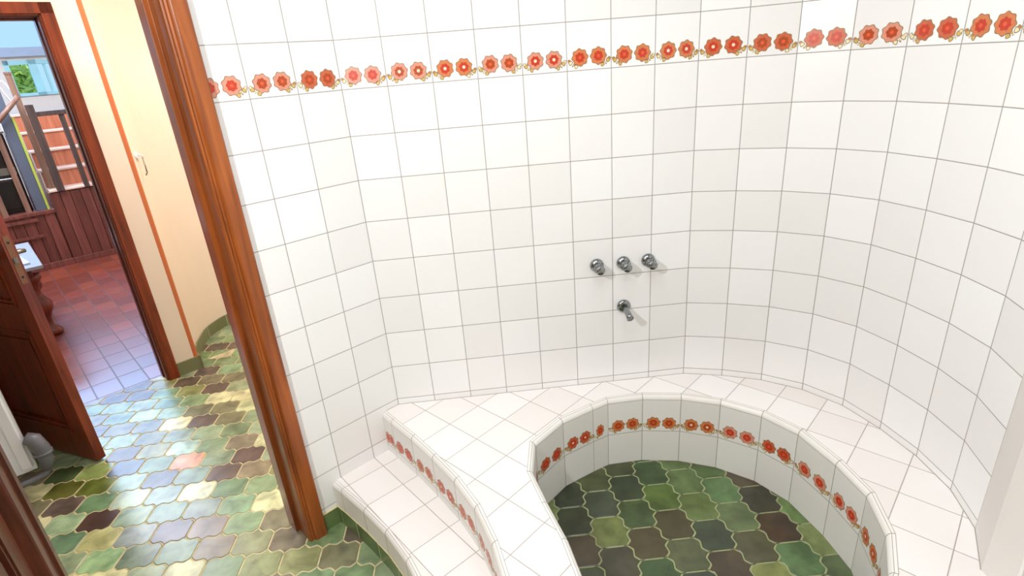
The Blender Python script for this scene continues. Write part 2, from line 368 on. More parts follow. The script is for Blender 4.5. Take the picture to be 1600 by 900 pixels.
def lantern_floor(mb, org, w, h, e, inside, z, pal, swap=False, known=(), seed=1, ext=4):
    rr = random.Random(seed); out = lantern(w, h, e, swap)
    n = int(ext / h); k = int(ext / w)
    for j in range(-n, n + 1):
        for i in range(-k, k + 1):
            x = (i + .5 * (j % 2)) * w; y = j * h
            if swap: x, y = y, x
            c = Vector((org[0] + x, org[1] + y)); col = rr.choice(pal)
            if not inside(c): continue
            for kp, kc in known:
                if (Vector(kp) - c).length < .045: col = kc
            col = tuple(min(1, v * (1 + (rr.random() - .5) * .12)) for v in srgb(col)[:3]) + (1,)
            lo = [c + p * .955 for p in out]; hi = [c + p * .925 for p in out]
            L = len(out)
            # shallow rim plus face fan
            for a in range(L):
                b2 = (a + 1) % L
                mb.face([(*lo[a], z), (*lo[b2], z), (*hi[b2], z + .0013), (*hi[a], z + .0013)], M_green, col=col)
            T = tessellate_polygon([[Vector((*p, 0)) for p in hi]])
            for t in T: mb.face([(*hi[q], z + .0013) for q in t], M_green, col=col)
PAL = [(150, 176, 136), (126, 150, 106), (134, 156, 110), (146, 146, 92), (166, 186, 146), (108, 132, 96), (150, 166, 128), (108, 92, 78), (226, 222, 172), (132, 128, 96), (140, 162, 120)]
def b_of(c): return c.x * M2.x + c.y * M2.y
def a_of(c): return c.x * D2.x + c.y * D2.y
mb = MB()
lantern_floor(mb, (-1.159, -.055), .1425, .1125, .027, lambda c: b_of(c) < 2.05 and -2.3 < a_of(c) < 1.3 and c.y > -2.8 and c.x < .6 and not (c.x > -.1 and c.y > -.35 and b_of(c) < .1), .0, PAL, known=KN, seed=11, ext=5)
bm = None
o = mb.build('floor', merge=True, fix=False)
me = o.data; bm = bmesh.new(); bm.from_mesh(me)
bmesh.ops.bisect_plane(bm, geom=bm.verts[:] + bm.edges[:] + bm.faces[:], plane_co=AB(0, 1.962), plane_no=M2, clear_outer=True)
bm.to_mesh(me); bm.free()
g = MB(); g.prism([tuple(AB(a, b).xy) for a, b in ((-2.6, -.0), (-2.6, 1.965), (2.2, 1.965), (2.2, .0))] , -.08, -.0005, M_fgrout)
g.box((-2.2, -3.0, -.0805), (1.9, .2, -.0006), M_fgrout)
g.prism([tuple(AB(a, b).xy) for a, b in ((-.3, 1.965), (-.3, 2.8), (2.2, 2.8), (2.2, 1.965))], -.08, -.0007, M_fgrout)
go = g.build('floor_grout', merge=False); go.parent = o
tag(o, kind='structure')
# lantern tiles in the alcove, behind the door line
mb = MB(); lantern_floor(mb, (-1.159, -.055), .1425, .1125, .027, lambda c: 1.85 <= b_of(c) < 2.6 and -.33 < a_of(c) < 1.3, .0, PAL, seed=12, ext=5)
o2 = mb.build('floor_alcove', merge=True, fix=False)
bm = bmesh.new(); bm.from_mesh(o2.data)
bmesh.ops.bisect_plane(bm, geom=bm.verts[:] + bm.edges[:] + bm.faces[:], plane_co=AB(0, 1.962), plane_no=M2, clear_inner=True)
bmesh.ops.bisect_plane(bm, geom=bm.verts[:] + bm.edges[:] + bm.faces[:], plane_co=AB(-.31, 0), plane_no=D2, clear_inner=True)
bm.to_mesh(o2.data); bm.free(); tag(o2, kind='structure')

# ------------------------------------------------------------------ tiled tub
ZL, ZT = .3705, .189
inner = [(.562, -.985), (.588, -.915), (.570, -.785), (.533, -.635), (.503, -.490), (.528, -.345), (.647, -.229), (.777, -.163), (.844, -.133), (.987, -.128), (1.133, -.159), (1.265, -.222), (1.379, -.321),
         (1.449, -.443), (1.479, -.610), (1.484, -.753), (1.437, -.899), (1.360, -1.013), (1.240, -1.105), (1.095, -1.155), (.945, -1.165), (.795, -1.13), (.670, -1.06)]
inner = inner[1:]
inner = inner[:-1] + [(.680, -1.045)]
def offset_closed(path, d):
    P = [V2(p) for p in path]; n = len(P); out = []
    for i in range(n):
        t0 = (P[i] - P[i - 1]).normalized(); t1 = (P[(i + 1) % n] - P[i]).normalized()
        a = Vector((-t0.y, t0.x)); b = Vector((-t1.y, t1.x)); s = (a + b).normalized(); out.append(P[i] + s * d / max(.5, s.dot(a)))
    return out
ICL = [V2(p) for p in inner]                 # clockwise seen from above, so left = outwards
IT = offset_closed(inner, .021)
outT = [(-.046, -.0384), (-.004, -.095), (.087, -.217), (.172, -.343), (.254, -.476), (.321, -.612), (.369, -.764), (.396, -.905), (.412, -1.05), (.45, -1.19), (.53, -1.31), (.65, -1.39), (.80, -1.43), (1.578, -1.45)]
outD = offset(outT, -.021); outD[0] = V2((-.062, -.0517))
stepT = [(-.245, -.2044), (-.205, -.249), (-.1, -.366), (-.007, -.482), (.079, -.616), (.145, -.75), (.19, -.895), (.215, -1.045), (.25, -1.19), (.32, -1.325), (.42, -1.44), (.55, -1.53), (.70, -1.58), (1.578, -1.60)]
stepD = offset(stepT, -.020); stepD[0] = V2((-.262, -.2186))
tub = empty('sunken_tub', (1.0, -.6, 0), 'round white tiled sunken tub with a wide ledge and a band of orange flowers', 'bathtub')
def flat(mb, loops, z, m, org, ang, drop=.03, mside=None):
    L = [[Vector((p[0], p[1], z)) for p in lp] for lp in loops]; allp = [p for lp in L for p in lp]
    ca, sa = math.cos(ang), math.sin(ang)
    for t in tessellate_polygon(L):
        pts = [allp[i] for i in t]
        mb.face(pts, m, [(((p.x - org[0]) * ca + (p.y - org[1]) * sa) / .15, (-(p.x - org[0]) * sa + (p.y - org[1]) * ca) / .15) for p in pts])
mb = MB()
loop = cols + curve[1:] + [(1.578, -1.45)] + [tuple(p) for p in reversed(outT)][1:]
flat(mb, [loop, [tuple(p) for p in reversed(IT)]], ZL, M_ledge, (.216, -.177), math.radians(42.5))
lo = mb.build('ledge', tub, merge=True, fix=False)
for p in lo.data.polygons:
    pass
def trim(mb, T, Dp, z, closed=False):
    T = [V2(p) for p in T]; Dp = [V2(p) for p in Dp]
    prof = [(0, 0, M_grout), (.08, 0, M_trim), (.42, -.0010, M_grout), (.50, -.0016, M_trim), (.70, -.0045, M_trim), (.88, -.0100, M_trim), (.97, -.0150, M_trim), (1.0, -.0200, M_grout), (1.0, -.0215, None)]
    n = len(T); K = n if closed else n - 1
    for i in range(K):
        j = (i + 1) % n
        for k in range(len(prof) - 1):
            s0, h0, mm = prof[k]; s1, h1, _ = prof[k + 1]
            a = T[i].lerp(Dp[i], s0); b2 = T[j].lerp(Dp[j], s0); c = T[j].lerp(Dp[j], s1); d = T[i].lerp(Dp[i], s1)
            mb.face([(*a, z + h0), (*b2, z + h0), (*c, z + h1), (*d, z + h1)], mm, [(i, .5), (i + 1, .5), (i + 1, .5), (i, .5)])
mb = MB(); trim(mb, IT, ICL, ZL, True); mb.build('rim_trim', tub, merge=False)
mb = MB(); trim(mb, outT, outD, ZL); mb.build('ledge_trim', tub, merge=False)
mb = MB()
for pth, zz in ((cols + curve[1:], ZL), ([tuple(AB(-.058, 0).xy), (0, 0)], ZL)):
    q = offset(pth, -.0005); mb.tube([(p.x, p.y, zz) for p in q], .0015, M_grout, 6)
mb.build('wall_joint', tub, merge=False)
# basin wall
mb = MB(); n = len(ICL)
for i in range(n):
    a, b2 = ICL[i], ICL[(i + 1) % n]
    for z0, z1 in ((.04, .2), (.2, .3502)):
        mb.face([(*a, z0), (*b2, z0), (*b2, z1), (*a, z1)], M_basin, [(i, (z0 - .05) / .15), (i + 1, (z0 - .05) / .15), (i + 1, (z1 - .05) / .15), (i, (z1 - .05) / .15)])
    t = b2 - a
    if t.length > .1: flowers(mb, a, b2, .2, (t.y, -t.x), seed=100 + i)
    else: flowers(mb, a, b2, .2, (t.y, -t.x), seed=300 + i, us=(.45,))
mb.build('basin_wall', tub, merge=False, fix=False)
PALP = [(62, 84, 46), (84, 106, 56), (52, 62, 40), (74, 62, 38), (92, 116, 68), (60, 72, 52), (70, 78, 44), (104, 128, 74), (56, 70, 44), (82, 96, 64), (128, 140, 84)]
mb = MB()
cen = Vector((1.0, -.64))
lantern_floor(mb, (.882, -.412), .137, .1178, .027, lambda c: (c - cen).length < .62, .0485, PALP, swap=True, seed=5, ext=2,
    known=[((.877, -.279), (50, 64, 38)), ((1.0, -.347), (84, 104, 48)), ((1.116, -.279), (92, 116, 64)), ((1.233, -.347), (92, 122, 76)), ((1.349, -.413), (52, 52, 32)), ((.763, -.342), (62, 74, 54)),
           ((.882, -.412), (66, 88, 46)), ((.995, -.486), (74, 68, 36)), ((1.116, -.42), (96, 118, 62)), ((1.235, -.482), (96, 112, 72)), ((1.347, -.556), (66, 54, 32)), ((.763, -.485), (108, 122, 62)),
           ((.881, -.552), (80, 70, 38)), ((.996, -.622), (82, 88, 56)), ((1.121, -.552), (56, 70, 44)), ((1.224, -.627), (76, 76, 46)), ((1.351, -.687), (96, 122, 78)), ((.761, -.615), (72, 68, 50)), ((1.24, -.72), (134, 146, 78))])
bf = mb.build('basin_floor', tub, merge=True, fix=False)
bm = bmesh.new(); bm.from_mesh(bf.data)       # trim the tiles to the basin outline
big = offset_closed(inner, .004)
for i in range(len(big)):
    a, b2 = big[i], big[(i + 1) % len(big)]; t = (b2 - a).normalized()
    # the outline is nearly convex; only cut with the sides whose line leaves the basin whole
    nn = Vector((-t.y, t.x, 0))
    if all((Vector((*q, 0)) - Vector((*a, 0))).dot(nn) < .03 for q in big):
        bmesh.ops.bisect_plane(bm, geom=bm.verts[:] + bm.edges[:] + bm.faces[:], plane_co=Vector((*a, 0)), plane_no=nn, clear_outer=True)
bm.to_mesh(bf.data); bf.data.update(); bm.free()
mb = MB(); flat(mb, [[tuple(p) for p in reversed(offset_closed(inner, .01))]], .0478, M_fgrout2, (0, 0), 0); mb.build('basin_grout', tub, merge=False, fix=False)
# outer riser of the ledge
mb = MB(); oD = [V2(p) for p in outD]
for i in range(len(oD) - 1):
    a, b2 = oD[i], oD[i + 1]; t = b2 - a; v = [(z - .222) / .15 for z in (.185, .3502)]
    mb.face([(*b2, .185), (*a, .185), (*a, .3502), (*b2, .3502)], M_basin, [(i + 1, v[0]), (i, v[0]), (i, v[1]), (i + 1, v[1])])
    if i < 11 and t.length > .05:
        if i == 0: flowers(mb, b2 + (a - b2).normalized() * -.0, b2 + (a - b2).normalized() * .15 if False else a, .222, (t.y, -t.x), seed=200)
        else: flowers(mb, a, b2, .222, (t.y, -t.x), seed=200 + i)
mb.build('ledge_riser', tub, merge=False, fix=False)
# step
step = empty('tiled_step', (0, -.9, 0), 'curved white tiled step with green tile skirting at the foot of the tub', 'step')
mb = MB(); sl = [tuple(p) for p in stepT] + [tuple(p) for p in reversed(outD)]
flat(mb, [sl[::-1]], ZT, M_ledge, (.019, -.271), math.radians(37)); mb.build('tread', step, fix=False)
mb = MB(); trim(mb, stepT, stepD, ZT); mb.build('tread_trim', step, merge=False)
mb = MB(); sD = [V2(p) for p in stepD]
for i in range(len(sD) - 1):
    a, b2 = sD[i], sD[i + 1]
    mb.face([(*b2, .078), (*a, .078), (*a, .1692), (*b2, .1692)], M_trim, [(i + 1, .5), (i, .5), (i, .5), (i + 1, .5)])
mb.build('step_riser', step, merge=False, fix=False)
mb = MB(); sk = offset(stepD, -.003); sk[0] = sD[0] + Vector((-.003, -.0025))
for i in range(len(sD) - 1):
    a, b2, c, d = sk[i], sk[i + 1], sD[i + 1], sD[i]
    mb.face([(*b2, 0), (*a, 0), (*a, .08), (*b2, .08)], M_skirt, [(i + 1.5, .5), (i + .5, .5), (i + .5, .5), (i + 1.5, .5)])
    mb.face([(*a, .08), (*d, .08), (*c, .08), (*b2, .08)], M_fgrout)
mb.build('step_skirting', step, merge=False, fix=False)
mb = MB(); p0, p1 = AB(-.42, -.009), AB(-.335, -.009); q0, q1 = AB(-.42, 0), AB(-.335, 0)
mb.face([(p0.x, p0.y, 0), (p1.x, p1.y, 0), (p1.x, p1.y, .078), (p0.x, p0.y, .078)], M_skirt, [(.2, .5), (.97, .5), (.97, .5), (.2, .5)])
mb.face([(p0.x, p0.y, .078), (p1.x, p1.y, .078), (q1.x, q1.y, .078), (q0.x, q0.y, .078)], M_fgrout)
tag(mb.build('baseboard_left', merge=False, fix=False), kind='structure')

# ------------------------------------------------------------------ chrome taps and spout
def valve(x, z, label):
    e = empty('tap', (x, -.0, z), label, 'tap', 'chrome wall taps in a row')
    f = MB(); f.lathe((x, -.0008, z), (0, -1, 0), [(0, .025), (.004, .0262), (.010, .0255), (.015, .021), (.018, .015), (.019, .012)], M_chrome, 32); f.build('wall_flange', e)
    h = MB(); h.lathe((x, -.018, z), (0, -1, 0), [(0, .011), (.010, .011), (.012, .0165), (.016, .0185), (.036, .0185), (.040, .0165), (.042, .0178), (.053, .0172), (.056, .015), (.0565, .004)], M_chrome, 32)
    for k in range(10):
        a = k * PI / 5; c = Vector((x + .0183 * math.cos(a), -.036, z + .0183 * math.sin(a)))
        h.tube([c + Vector((0, .001, 0)), c - Vector((0, .018, 0))], .0022, M_chrome, 6)
    h.build('handle', e)
    return e
valve(.837, .897, 'round chrome wall tap, left one of the three in the row above the spout')
valve(.940, .897, 'round chrome wall tap in the middle of the row of three, directly above the spout')
valve(1.037, .898, 'round chrome wall tap, right one of the three, nearest the curved wall')
e = empty('spout', (.942, 0, .714), 'slim chrome tub spout alone on the wall below the three taps', 'spout')
f = MB(); f.lathe((.942, -.0008, .714), (0, -1, 0), [(0, .026), (.004, .0272), (.009, .026), (.013, .021), (.015, .014)], M_chrome, 32); f.build('wall_flange', e)
f = MB(); f.tube([(.942, -.012, .714), (.942, -.05, .712), (.9425, -.085, .706), (.943, -.098, .702), (.943, -.0985, .7018), (.943, -.092, .704)], [.0125, .0115, .0125, .0140, .0095, .0090], M_chrome, 24); f.build('spout_tube', e)

# ------------------------------------------------------------------ bathroom door frame (jambs, head)
def jamb(name, prof, z1, m=M_wood):
    mb = MB(); mb.prism(prof, 0, z1, m, AB); return tag(mb.build(name, bevel=.0012), kind='structure')
R_ = [(-.408, 0), (-.408, -.020), (-.412, -.024), (-.450, -.024), (-.455, -.020), (-.458, -.012), (-.463, -.010), (-.467, -.014), (-.472, -.012), (-.4755, -.004), (-.4755, .078), (-.490, .078), (-.490, .15), (-.44, .15), (-.44, 0)]
jamb('trim_1', R_, 2.05)
L_ = [(-1.205, 0), (-1.205, -.020), (-1.202, -.023), (-1.150, -.023), (-1.146, -.019), (-1.143, .078), (-1.134, .078), (-1.134, .15), (-1.17, .15), (-1.17, 0)]
jamb('trim_2', L_, 2.05, M_wood4)
mb = MB(); mb.abox(-1.205, -.408, -.024, .0, 1.99, 2.06, M_wood); mb.abox(-1.17, -.45, 0, .15, 1.985, 2.03, M_wood); tag(mb.build('trim_3', bevel=.002), kind='structure')
# bathroom door leaf, swung back into the room
def leaf_frame(hinge, ang):
    h = AB(*hinge); d = (D2 * math.cos(ang) + M2 * math.sin(ang)); n = Vector((-d.y, d.x, 0))
    return lambda s, t, z: h + d * s + n * t + Vector((0, 0, z))
def door_leaf(name, hinge, ang, wdt, mat, label, side, panels, th=.04):
    """s along the leaf, t through its thickness"""
    T = leaf_frame(hinge, ang); e = empty(name, T(0, 0, 0)); e['kind'] = 'structure'
    mb = MB(); S = .085; zs = [.015] + [q for p in panels for q in p] + [1.985]
    mb.box((0, 0, .015), (S, th, 1.985), mat, T); mb.box((wdt - S, 0, .015), (wdt, th, 1.985), mat, T)
    for i in range(0, len(zs), 2): mb.box((S, 0, zs[i]), (wdt - S, th, zs[i + 1]), mat, T)
    mb.build('stiles_and_rails', e, bevel=.0015, merge=False)
    for z0, z1 in panels:
        p = MB(); p.box((S - .002, th * .3, z0 - .002), (wdt - S + .002, th * .7, z1 + .002), mat, T)
        p.box((S + .05, th * .15, z0 + .05), (wdt - S - .05, th * .85, z1 - .05), mat, T)
        for q in range(2):
            o_ = .0 + q * .016; hh = .004 if q == 0 else .0
            for t0, t1 in ((-hh, th * .3), (th * .7, th + hh)):
                w_ = .012
                p.box((S + o_, t0, z0 + o_), (S + o_ + w_, t1, z1 - o_), mat, T); p.box((wdt - S - o_ - w_, t0, z0 + o_), (wdt - S - o_, t1, z1 - o_), mat, T)
                p.box((S + o_, t0, z0 + o_), (wdt - S - o_, t1, z0 + o_ + w_), mat, T); p.box((S + o_, t0, z1 - o_ - w_), (wdt - S - o_, t1, z1 - o_), mat, T)
        p.build('panel', e, bevel=.003, merge=False)
    return e, T
e, T = door_leaf('door_1', (-1.214, -.045), math.radians(-97), .66, M_wood4, '', 1, [(.22, .95), (1.10, 1.85)])
e, T = door_leaf('door_2', (-1.243, 1.872), math.atan2(-.628, .285), .69, M_wood2, '', 1, [(.17, .70), (.82, 1.86)])
mb = MB(); mb.box((.6905, .008, .93), (.692, .032, 1.14), M_plate, T)
for z in (.96, 1.11): mb.lathe(T(.6915, .02, z), (T(1, 0, 0) - T(0, 0, 0)), [(0, .006), (.001, .005)], M_black, 10)
lp = mb.build('lock_plate', e, merge=False); lp['label'] = 'steel lock plate on the door edge'
mb = MB(); mb.box((.686, .012, 1.02), (.699, .028, 1.045), M_steel, T); mb.build('latch', e, bevel=.002)
mb = MB()
for t0, t1 in ((-.055, -.005), (.045, .095)):
    mb.tube([T(.63, t0 if t0 < 0 else t1, 1.05), T(.63, t1 if t0 < 0 else t0, 1.05)], .009, M_steel, 12)
    mb.tube([T(.635, -.05 if t0 < 0 else .09, 1.05), T(.53, -.05 if t0 < 0 else .09, 1.05)], .008, M_steel, 12)
mb.build('handle', e)

# ------------------------------------------------------------------ hall
HH = 2.52
mb = MB(); mb.abox(-2.6, -1.26, 1.87, 1.99, 0, HH, M_peach); mb.abox(-1.26, -.494, 1.87, 1.99, 2.034, HH, M_peach)
mb.abox(-.494, -.327, 1.87, 1.99, 0, HH, M_peach)
tag(mb.build('wall_hall', merge=False), kind='structure')
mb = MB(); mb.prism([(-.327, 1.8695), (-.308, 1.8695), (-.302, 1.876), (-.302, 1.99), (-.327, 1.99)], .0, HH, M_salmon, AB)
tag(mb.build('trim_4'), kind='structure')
alc = [(-.302, 1.99), (-.302, 1.925), (-.285, 2.02), (-.25, 2.10), (-.216, 2.16), (-.18, 2.225), (-.149, 2.275), (-.105, 2.325), (-.055, 2.367), (.005, 2.405), (.075, 2.43), (.2, 2.45), (1.1, 2.45), (1.1, .13)]
alc = alc[2:]; alc = [(-.302, 1.94)] + alc
P = [AB(*p).xy for p in alc]
mb = MB(); ribbon(mb, P, 0, HH, .1, M_peach, M_white); tag(mb.build('wall_alcove', merge=False, fix=False), kind='structure')
mb = MB(); ins = offset(P, -.010)
acc = 0
for i in range(len(P) - 1):
    a, b2, c, d = ins[i], ins[i + 1], P[i + 1], P[i]; l = (b2 - a).length / .2
    mb.face([(*b2, 0), (*a, 0), (*a, .08), (*b2, .08)], M_skirt_hall, [(acc + l, .5), (acc, .5), (acc, .5), (acc + l, .5)])
    mb.face([(*a, .08), (*d, .08), (*c, .08), (*b2, .08)], M_skirt_hall); acc += l
tag(mb.build('baseboard_alcove', merge=False, fix=False), kind='structure')
mb = MB(); mb.abox(-.432, -.297, 1.858, 1.8705, 0, .085, M_skirt_hall); mb.abox(-.302, -.292, 1.858, 1.94, 0, .085, M_skirt_hall)
tag(mb.build('baseboard_hall'), kind='structure')
mb = MB()       # left end of the hall: short return wall beside the door
mb.abox(-2.6, -1.30, 1.30, 1.87, 0, HH, M_peach)
tag(mb.build('wall_hall_end', merge=False), kind='structure'); mb = MB(); mb.abox(-2.7, -2.6, .13, 1.87, 0, HH, M_peach)
tag(mb.build('wall_hall_return', merge=False), kind='structure')
mb = MB(); mb.prism([(-2.7, .0), (-2.7, 1.99), (-.3, 1.99), (-.3, 2.6), (1.3, 2.6), (1.3, .0)], HH, HH + .08, M_white, AB)
tag(mb.build('ceiling_hall', merge=False), kind='structure')
# hall door frame
mb = MB()
for a0, a1, sg in ((-.432, -.485, -1), (-1.318, -1.262, 1)):
    mb.abox(min(a0, a1), max(a0, a1), 1.848, 1.871, 0, 2.066, M_wood2)
mb.abox(-1.318, -.432, 1.848, 1.871, 2.018, 2.066, M_wood2)
mb.abox(-.494, -.484, 1.856, 1.875, 0, 2.02, M_wood2); mb.abox(-1.262, -.484, 1.856, 1.875, 2.010, 2.020, M_wood2)
mb.abox(-.500, -.492, 1.866, 1.990, 0, 2.012, M_wood3); mb.abox(-1.264, -1.246, 1.866, 1.990, 0, 2.0, M_wood3); mb.abox(-1.264, -.492, 1.866, 1.990, 2.005, 2.035, M_wood3)
mb.abox(-.507, -.498, 1.935, 1.990, 0, 2.006, M_wood3); mb.abox(-1.25, -.498, 1.935, 1.990, 1.998, 2.006, M_wood3)
tag(mb.build('trim_5', bevel=.003, merge=False), kind='structure')
# hook on the alcove wall
hp0 = AB(-.243, 2.105, 1.30)
hk = empty('wall_hook', hp0, 'small white wall hook with a thin rod on the peach alcove wall', 'hook')
nv = (AB(.2, -.12) - AB(0, 0)).normalized(); tv = Vector((-nv.y, nv.x, 0))
mb = MB(); mb.tube([hp0 + nv * -.004, hp0 + nv * .010], [.022, .019], M_rad, 16); mb.build('hook_plate', hk)
mb = MB(); mb.tube([hp0 + nv * .008, hp0 + nv * .03, hp0 + nv * .036 - Vector((0, 0, .012))], .005, M_rad, 8)
mb.tube([hp0 + nv * .034 - tv * .01 - Vector((0, 0, .01)), hp0 + nv * .034 - tv * .012 - Vector((0, 0, .10)), hp0 + nv * .026 - tv * .02 - Vector((0, 0, .115))], .004, M_steel, 8); mb.build('rod', hk)

# radiator
rad = empty('radiator', AB(-1.5, 1.21, .12), 'white ribbed radiator at the left beside the open wooden door', 'radiator')
mb = MB(); A0, A1, B0, B1, Z0, Z1 = -1.82, -1.158, 1.195, 1.25, .125, .86
mb.abox(A0, A1, B0 + .012, B1, Z0, Z1, M_rad)
n_ = 11; wd = (A1 - A0) / n_
for i in range(n_): 
    a0 = A0 + i * wd + .006; mb.prism([(a0, B0 + .013), (a0 + .008, B0), (a0 + wd - .020, B0), (a0 + wd - .012, B0 + .013)], Z0 + .02, Z1 - .02, M_rad, AB)
mb.build('radiator_body', rad, bevel=.003, merge=False)
mb = MB(); mb.abox(A0 + .1, A0 + .14, B1, 1.299, .5, .56, M_rad); mb.build('bracket', rad); mb = MB(); mb.abox(-1.42, -1.38, B1, 1.299, .5, .56, M_rad); mb.build('bracket', rad)
mb = MB(); mb.tube([AB(-1.152, 1.20, .285), AB(-1.130, 1.19, .27), AB(-1.118, 1.185, .22), AB(-1.118, 1.18, .16), AB(-1.130, 1.175, .115)], [.026, .032, .033, .027, .018], M_valve, 16)
mb.tube([AB(-1.118, 1.185, .205), AB(-1.118, 1.185, .19)], .036, M_valve, 16)
vv = mb.build('valve', rad); vv['label'] = 'grey wrapped corner valve'
mb = MB(); mb.tube([AB(-1.118, 1.18, .125), AB(-1.14, 1.175, .098), AB(-1.2, 1.175, .092), AB(-1.8, 1.175, .092)], .014, M_valve, 12)
mb.tube([AB(-1.45, 1.175, .092), AB(-1.45, 1.175, .0)], .010, M_valve, 10)
pp = mb.build('pipe', rad); pp['label'] = 'grey pipe below the radiator'

# ------------------------------------------------------------------ stair room beyond the hall
mb = MB()
for t in range(1):
    P_ = [(-4.2, 1.965), (-.31, 1.965), (-.31, 2.6), (1.6, 2.6), (1.6, 8), (-4.2, 8)]
    mb.face([AB(a, b, 0) for a, b in P_], M_red, [((a + .708) / .1365, (b - 1.98) / .205) for a, b in P_])
    mb.face([AB(a, b, -.05) for a, b in P_], M_red)
    for i in range(6): p, q = P_[i], P_[(i + 1) % 6]; mb.face([AB(*p, 0), AB(*q, 0), AB(*q, -.05), AB(*p, -.05)], M_red)
tag(mb.build('floor_stair_room', merge=False), kind='structure')
RH = 3.15
mb = MB(); mb.abox(-4.3, -4.2, 1.99, 7.6, 0, RH, M_peach); tag(mb.build('wall_room_left'), kind='structure')
mb = MB(); mb.abox(1.6, 1.7, 2.6, 7.6, 0, RH, M_peach); tag(mb.build('wall_room_right'), kind='structure')
mb = MB(); mb.abox(-4.3, -2.6, 1.87, 1.99, 0, RH, M_peach); mb.abox(-2.6, -.3, 1.88, 1.99, HH, RH, M_peach); mb.abox(-.3, 1.7, 2.56, 2.62, 0, RH, M_peach); mb.abox(-.40, -.30, 1.99, 2.6, 0, RH, M_peach)
tag(mb.build('wall_room_near', merge=False), kind='structure')
WB = 7.5
mb = MB(); WA0, WA1, WZ0, WZ1 = -.285, .62, 1.685, 2.09
mb.abox(-4.2, WA0, WB, WB + .12, 0, 2.13, M_white); mb.abox(WA1, 1.6, WB, WB + .12, 0, 2.13, M_white); mb.abox(WA0, WA1, WB, WB + .12, 0, WZ0, M_white); mb.abox(WA0, WA1, WB, WB + .12, WZ1, 2.13, M_white)
mb.abox(-4.2, -3.2, WB, WB + .12, 2.2, RH, M_white); mb.abox(1.3, 1.6, WB, WB + .12, 2.2, RH, M_white)
tag(mb.build('wall_room_far', merge=False), kind='structure')
mb = MB(); mb.abox(-4.2, 1.6, WB - .06, WB + .12, 2.125, 2.235, M_beam); tag(mb.build('trim_6', bevel=.004), kind='structure')
mb = MB(); mb.abox(-4.3, 1.7, 1.9, 7.7, RH, RH + .1, M_white); tag(mb.build('ceiling_room', merge=False), kind='structure')
win = empty('window_1', AB(.1, WB, WZ0)); win['kind'] = 'structure'
mb = MB()
for a0, a1, z0, z1 in ((WA0, WA1, WZ0, WZ0 + .035), (WA0, WA1, WZ1 - .05, WZ1), (WA0, WA0 + .05, WZ0, WZ1), (WA1 - .05, WA1, WZ0, WZ1), (-.055, .03, WZ0, WZ1)): mb.abox(a0, a1, WB - .02, WB + .05, z0, z1, M_cyan)
mb.abox(.09, .115, WB - .005, WB + .04, WZ0, WZ1, M_cyan); mb.build('window_frame', win, bevel=.004, merge=False)
for a0, a1 in ((WA0 + .05, -.055), (.03, WA1 - .05)):
    mb = MB(); mb.abox(a0, a1, WB + .01, WB + .016, WZ0 + .035, WZ1 - .05, M_glass); mb.build('pane', win)
win = empty('window_2', AB(-1, WB, 2.235)); win['kind'] = 'structure'
mb = MB(); mb.abox(-3.2, 1.3, WB - .01, WB + .08, 3.08, RH, M_cyan)
for a in (-3.2, -2.1, -1.0, .62, 1.25): mb.abox(a, a + .05, WB, WB + .06, 2.235, 3.1, M_cyan)
mb.build('window_frame', win, merge=False)
mb = MB(); mb.abox(-3.2, 1.3, WB + .03, WB + .036, 2.235, 3.09, M_glass); mb.build('pane', win)
# shrub outside the small window
sh = MB(); rr = random.Random(3)
for i in range(900):
    c = AB(-.09 + rr.uniform(-.15, .11), 8.45 + rr.gauss(0, .1), 1.84 + rr.uniform(-.33, .24)); d1 = Vector((rr.gauss(0, 1), rr.gauss(0, 1), rr.gauss(0, 1))).normalized(); d2 = d1.orthogonal().normalized(); L = .07
    sh.face([c - d1 * L, c + d2 * L * .4, c + d1 * L, c - d2 * L * .4], M_leaf)
be = empty('shrub', AB(-.09, 8.45, 0), 'bright lime green shrub outside the small cyan-framed window', 'shrub')
sh.build('foliage', be, merge=False, fix=False)
st = MB(); st.tube([AB(-.09, 8.45, 0), AB(-.07, 8.45, 1.0), AB(-.10, 8.45, 1.9)], [.03, .025, .012], M_bark, 8); st.build('stem', be)
gm = MB(); gm.abox(-8, 6, 7.62, 16, -.1, 0, M_leaf); tag(gm.build('ground'), kind='structure')

# staircase
sc = empty('staircase', AB(0, 5.6, 0), 'wooden staircase with orange risers and pale nosings rising behind dark posts', 'staircase')
mb = MB(); k = 0; a = -.46
while a < 1.5:
    w_ = .088; mb.abox(a, a + w_ - .006, 5.565, 5.585, .06, .745, M_board if k % 2 else M_board2); a += w_; k += 1
mb.abox(-.46, 1.55, 5.585, 5.62, 0, .745, M_wood3); mb.build('side_boards', sc, bevel=.002, merge=False)
mb = MB(); mb.abox(-.46, 1.55, 5.545, 5.563, 0, .06, M_board); mb.build('plinth', sc, bevel=.003)
for k in range(5):
    z = .775 + .182 * k; b0 = 5.57 + .25 * k
    if k < 4:
        mb = MB(); mb.abox(-.44, 1.5, b0 + .25, b0 + .27, z, z + .165, M_riser); mb.build('riser', sc)
    mb = MB(); mb.abox(-.45, 1.5, b0 - .015, b0 + .26, z - .022, z, M_nose); mb.build('stair_tread', sc, bevel=.004)
mb = MB()
for k in range(5): mb.abox(-.459, -.452, 5.60 + .25 * k, 5.60 + .25 * (k + 1), 0, .75 + .182 * k, M_riser)
mb.build('stringer', sc, merge=False)
ld = empty('stair_landing', AB(-.9, 6.0, 0), 'low wooden landing with boarded cupboard front left of the stairs', 'landing')
mb = MB(); mb.abox(-2.0, -.461, 5.56, 6.9, .555, .59, M_board); mb.build('landing_top', ld, bevel=.003)
mb = MB(); mb.abox(-2.0, -.462, 5.545, 5.574, 0, .06, M_board); mb.build('plinth', ld, bevel=.003)
mb = MB(); a = -2.0; k = 0
